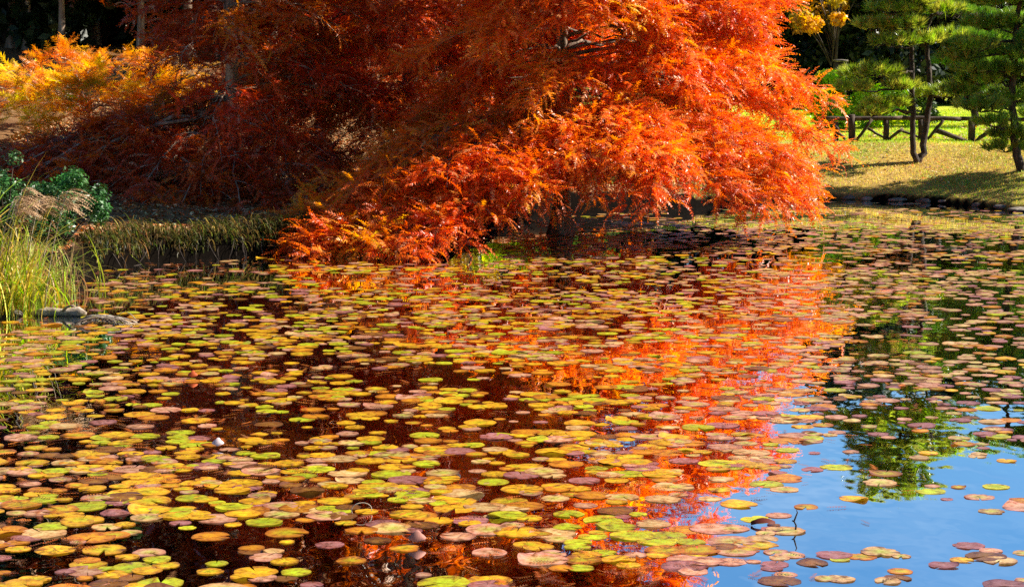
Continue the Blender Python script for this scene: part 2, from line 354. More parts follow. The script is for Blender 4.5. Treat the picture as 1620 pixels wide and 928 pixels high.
def cypress(name, label, base, height, r0, RT, nl, zmin, cols, g, group=None, twigs=13, per=24, barkmat='bark', lean=(0, 0), side=None,
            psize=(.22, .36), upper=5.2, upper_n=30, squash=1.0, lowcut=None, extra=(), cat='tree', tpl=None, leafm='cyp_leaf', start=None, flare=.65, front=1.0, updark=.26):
    base = np.asarray(base, float); root = thing(name, label, cat, base, group)
    # trunk with a flared, fluted foot
    tm = MB(); zs = np.array([-.25, 0, .12, .3, .6, 1.0, 1.8, 3, 4.5, 6.5, 8.5, 10])*height/10
    n = 18; a = np.arange(n)*2*math.pi/n; V = []
    for z in zs:
        fl = 1+flare*math.exp(-max(z, 0)/.3); rr = r0*fl*max(.06, 1-z/height*.95)
        ridge = 1+.22*(fl-1)*np.cos(a*5+.7)+.05*np.cos(a*9+z)
        cx = base[0]+lean[0]*z+.05*math.sin(z*.9); cyy = base[1]+lean[1]*z
        V.append(np.stack([cx+rr*ridge*np.cos(a), cyy+rr*ridge*np.sin(a), np.full(n, base[2]+z)], -1))
    m = len(zs); i = np.arange(m-1)[:, None]*n; j = np.arange(n)[None]; k = (j+1) % n
    tm.add(np.concatenate(V), np.stack([i+j, i+k, i+n+k, i+n+j], -1).reshape(-1, 4))
    cm = MB(); bm_ = MB()
    tz, tr = np.array(RT[0]), np.array(RT[1])
    limbs = []
    for q in range(nl+upper_n):
        az = g.uniform(0, 2*math.pi)
        if q < nl: z = tz[0]+(min(upper, tz[-1])-tz[0])*g.random()**1.35
        else:
            if upper >= tz[-1]-.1: break
            z = upper+(tz[-1]-upper)*g.random()**1.5
        Rr = np.interp(z, tz, tr)*(side(az, z) if side else 1.0)
        if front < 1 and math.sin(az) < 0 and z > 1.2: Rr *= 1-(1-front)*min(1, -math.sin(az)*1.3)*min(1, (z-1.2)/.8)
        rr = Rr*(g.uniform(.55, 1.0)**.6)
        zz = max(z, zmin(az)) + g.uniform(0, .25)
        limbs.append((az, rr, zz, q >= nl))
    for e in extra: limbs.append((e[0], e[1], e[2], False))
    for az, rr, zt, up in limbs:
        d = np.array([math.cos(az), math.sin(az)*squash, 0]); tgt = np.array([base[0], base[1], 0])+d*rr; tgt[2] = zt
        z0 = min(zt*.75+.25*height*.35+g.uniform(-.2, .4), base[2]+height*.97)
        if zt > 5: z0 = zt-.1*rr+g.uniform(-.2, .2)
        z0 = max(z0, base[2]+.5)
        p0 = np.array([base[0]+lean[0]*(z0-base[2]), base[1]+lean[1]*(z0-base[2]), z0])
        mid = p0*.5+tgt*.5+np.array([0, 0, .18*rr+.05]); mid[:2] += g.normal(0, .15, 2)
        Pm = bez(p0, mid, tgt, 9); Pm[1:-1] += g.normal(0, .035, (7, 3))
        tube(bm_, Pm, np.linspace(.008+.008*rr, .005, 9), 5)
        limb_c = pal(g, 1, cols[0], .16, cols[1], cols[3])[0]*(updark if up else 1)  # upper leaves coloured darker in place of shade, dimming their reflection
        nt_ = int(twigs*(.6 if up else 1.0)*(.5+.5*rr/2.5))
        ts = g.uniform(start if start else .3, 1.0, max(3, nt_)); ts[:2] = (.99, .96)
        Ps, Ds, Ss = [], [], []
        for t in ts:
            p = (1-t)**2*p0+2*t*(1-t)*mid+t*t*tgt; T = unit(2*(1-t)*(mid-p0)+2*t*(tgt-mid)); S = unit(np.cross(T, (0, 0, 1)))
            sg = 1 if g.random() < .5 else -1
            f = g.uniform(.2, 1.0); dirv = unit(S*sg*f+T*(1.15-f*.5)+np.array([0, 0, g.normal(.12, .22)]))
            Lt = g.uniform(.35, .95)*(.55+.5*(1-abs(t-.65)))
            nn = 6; s = np.linspace(0, 1, nn)[:, None]
            path = p+Lt*(dirv*s+np.array([0, 0, 1.0])*(.18*s-.5*s*s))
            tube(bm_, path, np.linspace(.008, .003, nn), 3, cap=False)
            kk = int(per*(.55 if up else 1)*Lt/.65); sv = g.uniform(.12, 1.0, kk)[:, None]
            pp = p+Lt*(dirv*sv+np.array([0, 0, 1.0])*(.18*sv-.5*sv*sv)); pe = unit(np.cross(dirv, (0, 0, 1)))
            sgn = np.where(g.random(kk) < .5, 1, -1)[:, None]
            dd = dirv*g.uniform(.3, .9, (kk, 1))+pe*sgn*g.uniform(.25, .9, (kk, 1))+np.array([0, 0, 1])*g.normal(.12, .3, (kk, 1))
            Ps.append(pp); Ds.append(dd); Ss.append(g.uniform(*psize, kk)*(1.4 if up else 1))
        P = np.concatenate(Ps); D = np.concatenate(Ds); Sc = np.concatenate(Ss)
        if lowcut is not None:
            kx = P[:, 2] > lowcut(P); P, D, Sc = P[kx], D[kx], Sc[kx]
        cc = np.clip(limb_c*np.exp(g.normal(0, .2, (len(P), 1)))*np.stack([np.ones(len(P)), np.exp(g.normal(0, .17, len(P))), np.ones(len(P))], -1), 0, .95)
        br = g.random(len(P)) < .07; cc[br] = cols[2]
        put_plumes(cm, (PLUMES_LOW if up else (tpl or PLUMES)), P, D, Sc, cc, .5, g)
    if bm_.n:
        off = tm.n; tm.V += bm_.V; tm.Cc += bm_.Cc; tm.UV += bm_.UV; tm.n += bm_.n
        for kf in (3, 4): tm.F[kf] += [f+off for f in bm_.F[kf]]
    tr_o = tm.build('trunk', M[barkmat], root, True)
    cm.build('crown', M[leafm], root)
    return root

# ------------------------------------------------------------------ the trees over the pond
b1 = atz(886, 369)
def side1(az, z):
    if z > 4.0 and not (-1.45 < math.atan2(math.sin(az), math.cos(az)) < .1): return .3
    if math.sin(az) > .35 and z > 2.4: return .5 if math.cos(az) > -.1 else .35
    return 1.0 if math.cos(az) > -.1 else (.9 if z < 1.0 else .58 if z < 3.6 else .4)
def zmin1(az):
    a = math.degrees(az) % 360
    return .35 if 190 < a < 250 else (.95 if 250 <= a < 325 else .72)
ORANGE = ((.76, .135, .008), (.82, .23, .022), (.66, .30, .10), .45)
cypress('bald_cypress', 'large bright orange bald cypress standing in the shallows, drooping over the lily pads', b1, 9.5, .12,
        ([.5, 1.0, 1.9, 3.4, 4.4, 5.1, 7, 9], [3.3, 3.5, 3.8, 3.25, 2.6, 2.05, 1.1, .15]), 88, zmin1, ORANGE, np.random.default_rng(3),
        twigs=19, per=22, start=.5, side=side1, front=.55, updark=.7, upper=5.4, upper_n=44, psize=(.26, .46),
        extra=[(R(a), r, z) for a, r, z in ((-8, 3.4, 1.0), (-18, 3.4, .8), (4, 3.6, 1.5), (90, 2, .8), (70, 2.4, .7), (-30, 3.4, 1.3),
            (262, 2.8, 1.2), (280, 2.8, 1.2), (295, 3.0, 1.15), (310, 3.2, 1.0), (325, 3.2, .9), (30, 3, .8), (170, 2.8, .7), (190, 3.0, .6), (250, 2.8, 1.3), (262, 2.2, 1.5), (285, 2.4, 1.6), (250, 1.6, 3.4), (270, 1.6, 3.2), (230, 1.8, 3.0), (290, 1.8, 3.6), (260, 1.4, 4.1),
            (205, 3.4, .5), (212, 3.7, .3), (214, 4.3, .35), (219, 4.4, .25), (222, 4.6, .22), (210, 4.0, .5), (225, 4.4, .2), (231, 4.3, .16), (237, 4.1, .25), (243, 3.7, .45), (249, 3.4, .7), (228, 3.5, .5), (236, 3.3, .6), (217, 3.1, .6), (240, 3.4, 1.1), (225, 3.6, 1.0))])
b2 = atd(645, 240, 34.8); b2[2] = gz(b2[0], 34.8)
RED = ((.54, .085, .012), (.70, .155, .016), (.56, .30, .17), .3)
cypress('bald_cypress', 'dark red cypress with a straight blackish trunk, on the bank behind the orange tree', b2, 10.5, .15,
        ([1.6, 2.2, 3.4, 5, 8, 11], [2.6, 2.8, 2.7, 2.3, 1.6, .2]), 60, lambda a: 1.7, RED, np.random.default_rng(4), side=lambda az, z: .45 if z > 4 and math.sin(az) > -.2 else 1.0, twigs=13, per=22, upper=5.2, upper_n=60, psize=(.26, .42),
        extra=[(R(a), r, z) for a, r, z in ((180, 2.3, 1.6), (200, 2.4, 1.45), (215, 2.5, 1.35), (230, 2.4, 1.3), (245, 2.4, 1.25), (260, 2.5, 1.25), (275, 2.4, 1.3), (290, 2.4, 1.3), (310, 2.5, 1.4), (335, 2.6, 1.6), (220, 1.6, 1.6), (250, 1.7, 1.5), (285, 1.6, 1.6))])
b3 = on_ground(365, 288)
RED2 = ((.50, .075, .012), (.62, .13, .014), (.58, .34, .2), .3)
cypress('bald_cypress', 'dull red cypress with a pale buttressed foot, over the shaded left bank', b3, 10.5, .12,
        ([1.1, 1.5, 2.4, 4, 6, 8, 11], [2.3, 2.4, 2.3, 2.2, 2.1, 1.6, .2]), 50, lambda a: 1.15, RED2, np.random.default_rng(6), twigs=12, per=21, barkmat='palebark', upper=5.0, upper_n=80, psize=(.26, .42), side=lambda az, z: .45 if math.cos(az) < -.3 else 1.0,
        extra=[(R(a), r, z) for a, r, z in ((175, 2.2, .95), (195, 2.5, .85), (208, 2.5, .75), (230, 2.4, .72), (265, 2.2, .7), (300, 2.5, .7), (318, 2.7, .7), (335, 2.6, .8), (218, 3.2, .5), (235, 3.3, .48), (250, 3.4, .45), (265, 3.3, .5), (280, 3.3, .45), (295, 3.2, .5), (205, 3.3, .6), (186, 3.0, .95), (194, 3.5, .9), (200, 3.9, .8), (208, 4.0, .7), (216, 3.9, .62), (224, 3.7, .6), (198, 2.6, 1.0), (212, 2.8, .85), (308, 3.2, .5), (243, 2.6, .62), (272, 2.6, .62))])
b4 = on_ground(505, 262)
cypress('bald_cypress', 'slim dark red cypress crowded between two larger reddish cypresses', b4, 5.2, .10,
        ([1.7, 2.4, 4, 5.2], [1.7, 2.0, 1.6, .2]), 46, lambda a: 1.75, RED2, np.random.default_rng(7), twigs=11, per=22, upper=5.2, upper_n=0, psize=(.26, .42))
# golden young tree at the left
b5 = on_ground(140, 222)
GOLD = ((.78, .42, .008), (.66, .24, .008), (.60, .34, .05), .4)
cypress('golden_larch', 'young larch with flat tiers of golden yellow needles at the left edge', b5, 1.6, .03,
        ([1.5, 1.7, 1.95, 2.2, 2.4], [2.2, 2.3, 2.1, 1.8, 1.0]), 18, lambda a: 1.45, GOLD, np.random.default_rng(9), twigs=8, per=15, upper=6, upper_n=0, tpl=FERN, leafm='gold_leaf', psize=(.28, .46), barkmat='palebark',
        extra=[(R(a), r, z) for a, r, z in ((10, 1.9, 1.75), (-15, 2.0, 1.6), (-40, 2.2, 1.5), (-5, 1.5, 2.1), (-70, 2, 1.6), (-110, 2.1, 1.5), (-140, 2.2, 1.5))])

# ------------------------------------------------------------------ broadleaf crowns and bushes
def leaf_cloud(mb, centers, radii, n, size, cols, g, up=.25, shell=.55):
    """small leaf faces through the volume of many overlapping clumps"""
    c = np.asarray(centers); r = np.asarray(radii); k = g.integers(0, len(c), n)
    d = unit(g.normal(size=(n, 3))); rad = g.random(n)**(1-shell)
    P = c[k]+d*rad[:, None]*r[k]
    nrm = unit(d*.6+g.normal(0, .6, (n, 3))+np.array([0, 0, up])); a = unit(np.cross(nrm, g.normal(size=(n, 3)))); b = np.cross(nrm, a)
    s = g.uniform(size*.6, size*1.3, n)[:, None]
    V = np.stack([P-a*s, P+b*s*.45+nrm*s*.12, P+a*s, P-b*s*.45+nrm*s*.12], 1).reshape(-1, 3)
    cc = pal(g, len(c), cols[0], .12, cols[1], .35)[k]*np.exp(g.normal(0, .22, (n, 1)))
    mb.add(V, np.arange(n*4).reshape(-1, 4), np.clip(np.repeat(cc, 4, 0), 0, .9))

def broadleaf(name, label, base, h, wr, n, size, cols, g, group=None, z0=.25, mat='ever_leaf', clumps=40, trunk_r=.12, cat='tree'):
    base = np.asarray(base, float); root = thing(name, label, cat, base, group); tm = MB(); cm = MB()
    top = base+np.array([g.normal(0, .15), g.normal(0, .15), h*.8])
    tube(tm, bez(base-[0, 0, .2], base*.5+top*.5+[g.normal(0, .2), 0, 0], top, 8), np.linspace(trunk_r, trunk_r*.25, 8), 8)
    cs, rs = [], []
    for _ in range(clumps):
        t = g.uniform(z0, 1.0); az = g.uniform(0, 6.28); prof = math.sin(math.pi*min(.97, .22+.72*(t-z0)/(1-z0)))**.7
        rr = wr*prof*g.uniform(.3, 1)**.5
        c = base+np.array([rr*math.cos(az), rr*math.sin(az), t*h*.94]); cs.append(c)
        q = wr*g.uniform(.22, .42); rs.append((q, q, q*.72))
        s0 = base*(1-t*.6)+top*(t*.6); tube(tm, bez(s0, s0*.5+c*.5+[0, 0, .15], c, 5), np.linspace(trunk_r*.3, .008, 5), 4, cap=False)
    leaf_cloud(cm, cs, rs, n, size, cols, g)
    tm.build('trunk', M['pinebark'], root, True); cm.build('crown', M[mat], root)
    return root

DARK = ((.018, .032, .010), (.030, .045, .012))
MID = ((.045, .085, .014), (.07, .11, .018))
BRIGHT = ((.36, .56, .012), (.50, .60, .02))
g = np.random.default_rng(21)
# the wood behind the left bank: slim pale trunks, then dark evergreens
for k, (px, py, r, bark) in enumerate([(18, 76, .10, 'bark'), (43, 80, .09, 'palebark'), (97, 84, .085, 'palebark'), (222, 96, .10, 'palebark'), (296, 104, .13, 'bark'), (150, 70, .12, 'bark'), (430, 112, .12, 'bark'), (575, 150, .12, 'bark')]):
    b = on_ground(px, py)
    where = ['dark slim cypress trunk at the very left edge of the wood', 'grey slim cypress, second pale trunk from the left edge of the wood', 'slim cypress with a bright white trunk in the left wood',
             'slim pale cypress rising behind the golden larch', 'dark cypress trunk right of the golden larch', 'dark cypress in the gap between two pale trunks', 'dark cypress trunk far behind the buttressed cypress', 'dark cypress trunk behind the crowded red crowns'][k]
    cypress('slim_cypress', where, b, 12, r, ([4.4, 6, 8, 10, 13], [2.0, 2.4, 2.0, 1.4, .2]), 0, lambda a: 4.1, RED2, np.random.default_rng(50+k), group='slim cypresses in the left wood',
            twigs=10, per=16, barkmat=bark, upper=4.3, upper_n=44, psize=(.34, .5))
for k, px in enumerate([-330, -230, -140, -60, 15, 90, 165, 240, 330, 420, 510, 600, 680]):
    Y = 57.5+g.uniform(0, 6); p = atd(px, 60, Y); b = np.array([p[0], Y, gz(p[0], Y)])
    broadleaf('evergreen_tree', 'tall dark evergreen behind the trunks of the left wood', b, g.uniform(11, 14), 2.8, 14000, .24, DARK, g, group='dark evergreens behind the left wood', z0=.0, clumps=110, trunk_r=.2)
# lower evergreens along the back of the pond and the lawn
for k, (px, Y, h) in enumerate([(700, 58, 5.4), (790, 60, 5.2), (880, 61, 5.5), (970, 60, 5.0), (1060, 62, 5.2), (1150, 61, 4.8), (1240, 63, 5.2), (1345, 60, 7.4), (1300, 60, 5.6), (1385, 60, 7.2), (1450, 59, 5.2), (1410, 64, 6.2), (1490, 62, 7.4), (1570, 61, 6.6), (1650, 63, 7.0), (1740, 61, 5.6), (1840, 62, 6)]):
    p = atd(px, 60, Y); b = np.array([p[0], Y, gz(p[0], Y)])
    broadleaf('evergreen_tree', 'dark rounded evergreen tree at the back of the garden', b, h, 1.9, 10000, .14, DARK, g, group='rounded evergreens at the back of the garden', z0=.02, clumps=60, trunk_r=.14)
# sunny bushes beyond the fence and in the gaps of the red trees
for (px, Yb, h, w, cols, lab) in [(1345, 46.5, 1.22, .75, BRIGHT, 'bright lime green bush beside the orange tree, behind the log fence'), (1395, 46.5, .85, .8, BRIGHT, 'rounded yellow green bush behind the left end of the log fence'),
        (1312, 47, 1.35, .45, BRIGHT, 'taller light green bush squeezed against the orange crown'), (1440, 49, .7, .6, MID, 'mid green bush behind the two stems of the pine'),
        (508, 47, 1.5, .6, BRIGHT, 'sunlit yellow green bush seen through a gap in the red branches'), (745, 45, 1.7, .9, ((.55, .36, .03), (.4, .4, .03)), 'yellow bush glowing behind the dark straight trunk'),
        (800, 37, .5, .6, BRIGHT, 'low green bush on the bank behind the orange crown'), (900, 36.5, 1.1, .9, MID, 'green bush at the water edge under the orange crown')]:
    p = atd(px, 100, Yb); b = np.array([p[0], Yb, gz(p[0], Yb)])
    broadleaf('bush', lab, b, h, w, 3000, .055, cols, g, z0=.05, mat='bush_leaf', clumps=24, trunk_r=.03, cat='bush')
p = atd(1312, 60, 57); b = np.array([p[0], 57, gz(p[0], 57)])
broadleaf('maple_tree', 'golden maple at the top, between the orange crown and the pines', b, 4.6, 1.1, 2600, .09, ((.66, .33, .02), (.5, .4, .04)), g, z0=.5, mat='bush_leaf', clumps=20, trunk_r=.07)

# ------------------------------------------------------------------ pines
def tufts(mb, P, D, g, n=24, L=.20, w=.0085, cols=((.10, .17, .025), (.19, .23, .035))):
    m = len(P); d = unit(D)[:, None]+g.normal(0, .42, (m, n, 3)); d = unit(d); l = g.uniform(.6, 1.1, (m, n, 1))*L
    sd_ = unit(np.cross(d, g.normal(size=(m, n, 3))))*w; P = np.asarray(P)[:, None]+g.normal(0, .015, (m, n, 3))
    V = np.stack([P-sd_, P+sd_, P+d*l], 2).reshape(-1, 3)
    c = pal(g, m, cols[0], .25, cols[1], .45); c = np.repeat(c, n*3, 0)
    mb.add(V, np.arange(m*n*3).reshape(-1, 3), np.clip(c, 0, .9))
def pine(label, base, stems, pads, g, tcount=74, cols=((.20, .29, .03), (.38, .40, .06))):
    root = thing('pine_tree', label, 'pine tree', base); tm = MB(); cm = MB(); allp = []
    for st, r0 in stems:
        st = np.asarray(st); t = np.linspace(0, len(st)-1, len(st)*4); P = np.stack([np.interp(t, np.arange(len(st)), st[:, k]) for k in range(3)], -1)
        P[1:-1] += g.normal(0, .012, (len(P)-2, 3)); tube(tm, P, np.linspace(r0, r0*.35, len(P)), 8); allp.append(P)
    allp = np.concatenate(allp)
    for c, r in pads:
        r = r*1.05; c = np.asarray(c); dd = np.linalg.norm((allp-c)*np.array([1, 1, 1.4]), axis=1)+np.where(allp[:, 2] > c[2]+.1, .6, 0); s = allp[np.argmin(dd)]
        mid = s*.5+c*.5+np.array([g.normal(0, .12), g.normal(0, .12), g.uniform(-.12, .12)])
        bend = bez(s, mid, c-[0, 0, r*.2], 8); bend[1:-1] += g.normal(0, .02, (6, 3)); tube(tm, bend, np.linspace(.028, .010, 8), 5)
        P, D = [], []
        for q in range(int(tcount*(r/.5)**1.6)):
            a = g.uniform(0, 6.28); rr = r*math.sqrt(g.random()); z = r*.34*math.sqrt(max(0, 1-(rr/r)**2))*g.uniform(-.35, 1)
            p = c+np.array([rr*math.cos(a), rr*math.sin(a), z]); P.append(p); D.append(unit(np.array([math.cos(a)*rr/r*.8, math.sin(a)*rr/r*.8, .9])))
            if q % 6 == 0: tube(tm, bez(c-[0, 0, r*.2], c*.5+p*.5-[0, 0, .04], p, 4), np.linspace(.009, .004, 4), 3, cap=False)
        tufts(cm, np.array(P), np.array(D), g, cols=cols)
    tm.build('trunk', M['pinebark'], root, True); cm.build('crown', M['needle'], root); return root
g = np.random.default_rng(33)
pb = on_ground(1452, 258); Y1 = pb[1]
def A(px, py, dy=0): return atd(px, py, Y1+dy)
st1 = [(pb-[0, 0, .1], .055), (A(1445, 239), 0), (A(1444, 181), 0), (A(1443, 85), 0), (A(1440, 57), 0), (A(1451, 15), 0), (A(1446, -50), 0), (A(1438, -120), 0)]
st2 = [pb-[0, 0, .1], A(1460, 239, .1), A(1469, 178, .2), A(1474, 137, .2), A(1465, 80, .25), A(1465, 52, .3), A(1476, 15, .3), A(1490, -60, .3)]
pads1 = [(A(x, y, g.uniform(-.5, .5)), r) for x, y, r in [(1385, -75, .5), (1410, -100, .55), (1440, -150, .55), (1470, -165, .5), (1395, -150, .45), (1425, -175, .5), (1360, -60, .45), (1455, -60, .5), (1500, -95, .5), (1520, -60, .5), (1350, 140, .3), (1425, 40, .4), (1408, 15, .42), (1387, 43, .38), (1416, 68, .4), (1457, 66, .42), (1362, 118, .36), (1392, 116, .34), (1402, 166, .38), (1426, 138, .3), (1486, 17, .42), (1440, 5, .4),
         (1500, 60, .3), (1380, 180, .26), (1455, 150, .26), (1493, 150, .3), (1430, -45, .5), (1475, -40, .5), (1400, -60, .45), (1450, -95, .5), (1420, -130, .45), (1480, -120, .45), (1390, -110, .35)]]
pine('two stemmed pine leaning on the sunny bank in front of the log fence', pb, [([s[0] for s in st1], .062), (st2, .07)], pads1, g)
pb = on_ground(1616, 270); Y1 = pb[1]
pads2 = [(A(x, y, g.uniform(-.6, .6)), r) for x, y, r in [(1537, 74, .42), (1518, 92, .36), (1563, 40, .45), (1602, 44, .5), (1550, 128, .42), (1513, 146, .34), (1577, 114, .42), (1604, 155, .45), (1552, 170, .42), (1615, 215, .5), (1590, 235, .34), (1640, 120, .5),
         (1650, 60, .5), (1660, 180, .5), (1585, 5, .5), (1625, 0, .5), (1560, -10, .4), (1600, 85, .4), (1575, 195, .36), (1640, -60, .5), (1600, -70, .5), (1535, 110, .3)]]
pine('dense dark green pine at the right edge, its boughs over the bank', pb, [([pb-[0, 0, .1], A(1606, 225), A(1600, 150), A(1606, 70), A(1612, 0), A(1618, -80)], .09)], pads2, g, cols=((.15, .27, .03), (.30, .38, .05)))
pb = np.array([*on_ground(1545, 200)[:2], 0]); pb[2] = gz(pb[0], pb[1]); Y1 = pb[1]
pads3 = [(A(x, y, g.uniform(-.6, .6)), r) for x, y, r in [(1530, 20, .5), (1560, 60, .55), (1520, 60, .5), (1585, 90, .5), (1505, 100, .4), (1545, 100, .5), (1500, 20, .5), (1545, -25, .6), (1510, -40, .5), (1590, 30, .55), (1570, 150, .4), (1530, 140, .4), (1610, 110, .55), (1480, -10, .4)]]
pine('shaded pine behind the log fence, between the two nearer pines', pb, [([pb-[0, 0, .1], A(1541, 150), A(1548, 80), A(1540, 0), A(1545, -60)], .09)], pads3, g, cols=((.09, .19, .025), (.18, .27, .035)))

pb = atd(1735, 270, 37.2); pb[2] = gz(pb[0], pb[1]); Y1 = pb[1]
pine('pine just beyond the right edge, shading the bank', pb, [([pb-[0, 0, .1], pb+[-.1, .1, 1.0], pb+[.05, .1, 2.2], pb+[0, 0, 3.6]], .10)], [(pb+[g.uniform(-1.1, 1.0), g.uniform(-1, 1), g.uniform(1.3, 3.9)], g.uniform(.4, .6)) for _ in range(22)], g, cols=((.10, .22, .03), (.20, .31, .04)))

# ------------------------------------------------------------------ log fence
fb = on_ground(1350, 224); FY = fb[1]
root = thing('log_fence', 'low rustic log fence with diagonal braces behind the two stemmed pine', 'fence', fb)
def FP(px, py, dy=0): return atd(px, py, FY+dy)
for x, y0, y1, r in [(1323, 192, 222, .045), (1348, 181, 226, .06), (1402, 190, 228, .05), (1457, 189, 228, .05), (1537, 190, 230, .06), (1590, 190, 232, .05), (1655, 190, 234, .06)]:
    m = MB(); a = FP(x, y1); a[2] -= .15; b = FP(x, y0); tube(m, np.linspace(a, b, 4)+rng.normal(0, .006, (4, 3)), r*1.2, 9); m.build('post', M['log'], root, True)
for (x0, y0, x1, y1, dy, r) in [(1300, 188, 1430, 187, .0, .035), (1428, 187, 1520, 188, .0, .036), (1518, 188, 1680, 190, 0, .034)]:
    m = MB(); a, b = FP(x0, y0, dy), FP(x1, y1, dy); tube(m, np.linspace(a, b, 8)+rng.normal(0, .006, (8, 3)), r*1.25, 9); m.build('rail', M['log'], root, True)
for (x0, y0, x1, y1, dy, r) in [(1379, 190, 1352, 226, -.12, .025), (1373, 203, 1404, 221, .1, .02), (1428, 204, 1398, 228, -.12, .025), (1423, 206, 1455, 217, .1, .02), (1493, 190, 1466, 221, -.12, .026), (1480, 206, 1536, 227, .1, .04), (1566, 204, 1542, 226, -.12, .034), (1600, 200, 1640, 226, .1, .03), (1320, 200, 1335, 220, -.12, .025)]:
    m = MB(); a, b = FP(x0, y0, dy), FP(x1, y1, dy); tube(m, np.linspace(a, b, 6)+rng.normal(0, .008, (6, 3)), np.linspace(r, r*.8, 6)*1.35, 8); m.build('brace', M['log'], root, True)

# ------------------------------------------------------------------ pale building far behind the pines
p = atd(1332, 97, 52.5); b = np.array([p[0], 52.5, gz(p[0], 52.5)])
root = thing('garden_building', 'pale building glimpsed between the orange crown and the pines', 'building', b)
def boxmb(c, s):
    m = MB(); x, y, z = np.array(s)/2; V = np.array([[sx*x, sy*y, sz*z] for sz in (-1, 1) for sy in (-1, 1) for sx in (-1, 1)])+np.asarray(c)
    m.add(V, np.array([[0, 2, 3, 1], [4, 5, 7, 6], [0, 1, 5, 4], [2, 6, 7, 3], [0, 4, 6, 2], [1, 3, 7, 5]])); return m
zc = p[2]
boxmb(b+[.12, 1.0, (zc-b[2])/2-.1], (.2, .8, zc-b[2]+.1)).build('wall', M['log'], root)
boxmb(b+[.12, 1.0, zc-b[2]], (.24, 1.0, .05)).build('roof', M['stone'], root)
boxmb(b+[.12, .59, (zc-b[2])*.55], (.12, .03, .4)).build('window', M['log'], root)

# ------------------------------------------------------------------ left edge: shrub, reeds, driftwood, twigs
g = np.random.default_rng(44)
def shrub(name, label, base, h, w, n, size, cols, g):
    root = thing(name, label, 'shrub', base); tm = MB(); cm = MB(); cs, rs = [], []
    for _ in range(26):
        az = g.uniform(0, 6.28); rr = w*g.random()**.5; z = h*g.uniform(.2, 1)*(1-.35*(rr/w)**2); c = np.asarray(base)+[rr*math.cos(az), rr*math.sin(az), z]
        tube(tm, bez(np.asarray(base)-[0, 0, .05], np.asarray(base)*.5+c*.5+[0, 0, .1], c, 5), np.linspace(.014, .004, 5), 5)
        cs.append(c); q = w*.3; rs.append((q, q, q*.8))
    leaf_cloud(cm, cs, rs, n, size, cols, g, up=.7); tm.build('stem', M['pinebark'], root, True); cm.build('foliage', M['ever_leaf'], root); return root
p = on_ground(100, 385); shrub('evergreen_shrub', 'glossy dark green shrub on the bank behind the reed clump', p, .95, .52, 5200, .03, ((.03, .11, .02), (.06, .17, .03)), g)
p = on_ground(10, 370); shrub('evergreen_shrub', 'dark glossy shrub at the left edge behind the drooping reed plumes', p, 1.0, .45, 3200, .03, ((.03, .10, .02), (.05, .13, .03)), g)

def blades(mb, bases, L, az, arch, w, cols, g, lift=None):
    """arched, tapered grass blades"""
    n = len(bases); s = np.linspace(0, 1, 8)
    for k in range(n):
        d = np.array([math.cos(az[k]), math.sin(az[k]), 0]); e = arch[k]; th = math.pi/2-np.clip((.15+1.9*s**1.3)*e, 0, 2.6)
        st = np.stack([np.cos(th)*L[k]/7]*3, -1)*d+np.stack([0*s, 0*s, np.sin(th)*L[k]/7], -1)
        P = bases[k]+np.concatenate([np.zeros((1, 3)), np.cumsum(st[:-1], 0)]); S = unit(np.cross(d, (0, 0, 1)))+d*.3
        ww = w[k]*np.array([.7, .95, 1, .95, .8, .6, .35, .05])[:, None]
        V = np.stack([P-S*ww, P+S*ww], 1).reshape(-1, 3); i = np.arange(7)[:, None]*2
        mb.add(V, np.concatenate([i, i+1, i+3, i+2], 1), cols[k])
p0 = on_ground(12, 492); root = thing('reed_clump', 'clump of arching yellow green reeds with tan plumes at the left edge', 'reeds', p0)
m = MB(); n = 320; B = np.stack([p0[0]+g.normal(0, .25, n), p0[1]+g.normal(0, .2, n), np.zeros(n)], -1); B[:, 2] = np.maximum(ground_h(B[:, 0], B[:, 1]), 0)-.02
Lb = g.uniform(.45, 1.0, n)*np.where(g.random(n) < .3, 1.55, 1.0); azb = np.where(g.random(n) < .65, g.normal(R(-10), .9, n), g.uniform(0, 6.28, n)); cb = pal(g, n, (.34, .48, .03), .3, (.70, .52, .08), .5)
blades(m, B, Lb, azb, g.uniform(.35, 1.45, n), g.uniform(.006, .010, n), cb, g); m.build('blades', M['grass'], root)
m = MB(); n = 9; st_ = MB()
for k in range(n):
    b_ = p0+[g.uniform(-.35, .45), g.uniform(-.1, .5), -.02]; hgt = g.uniform(.85, 1.3); az = g.normal(.1, .5); tip = b_+[.22*math.cos(az)*hgt, .15*math.sin(az), hgt]
    tube(st_, bez(b_, b_*.5+tip*.5-[.05, 0, -.1], tip, 7), np.linspace(.005, .003, 7), 4)
    for q in range(16):
        c0 = tip+[0, 0, -.012*q]; d = np.array([math.cos(az+g.normal(0, .25)), math.sin(az+g.normal(0, .5)), .4])
        put_plumes(m, [plume_template(g, 14, .75, .10, .016)], c0[None], d[None], np.array([g.uniform(.18, .34)]), np.array([[.46, .29, .16]])*g.uniform(.7, 1.2), .3, g)
st_.build('stalks', M['drift'], root, True); m.build('plumes', M['litter'], root)

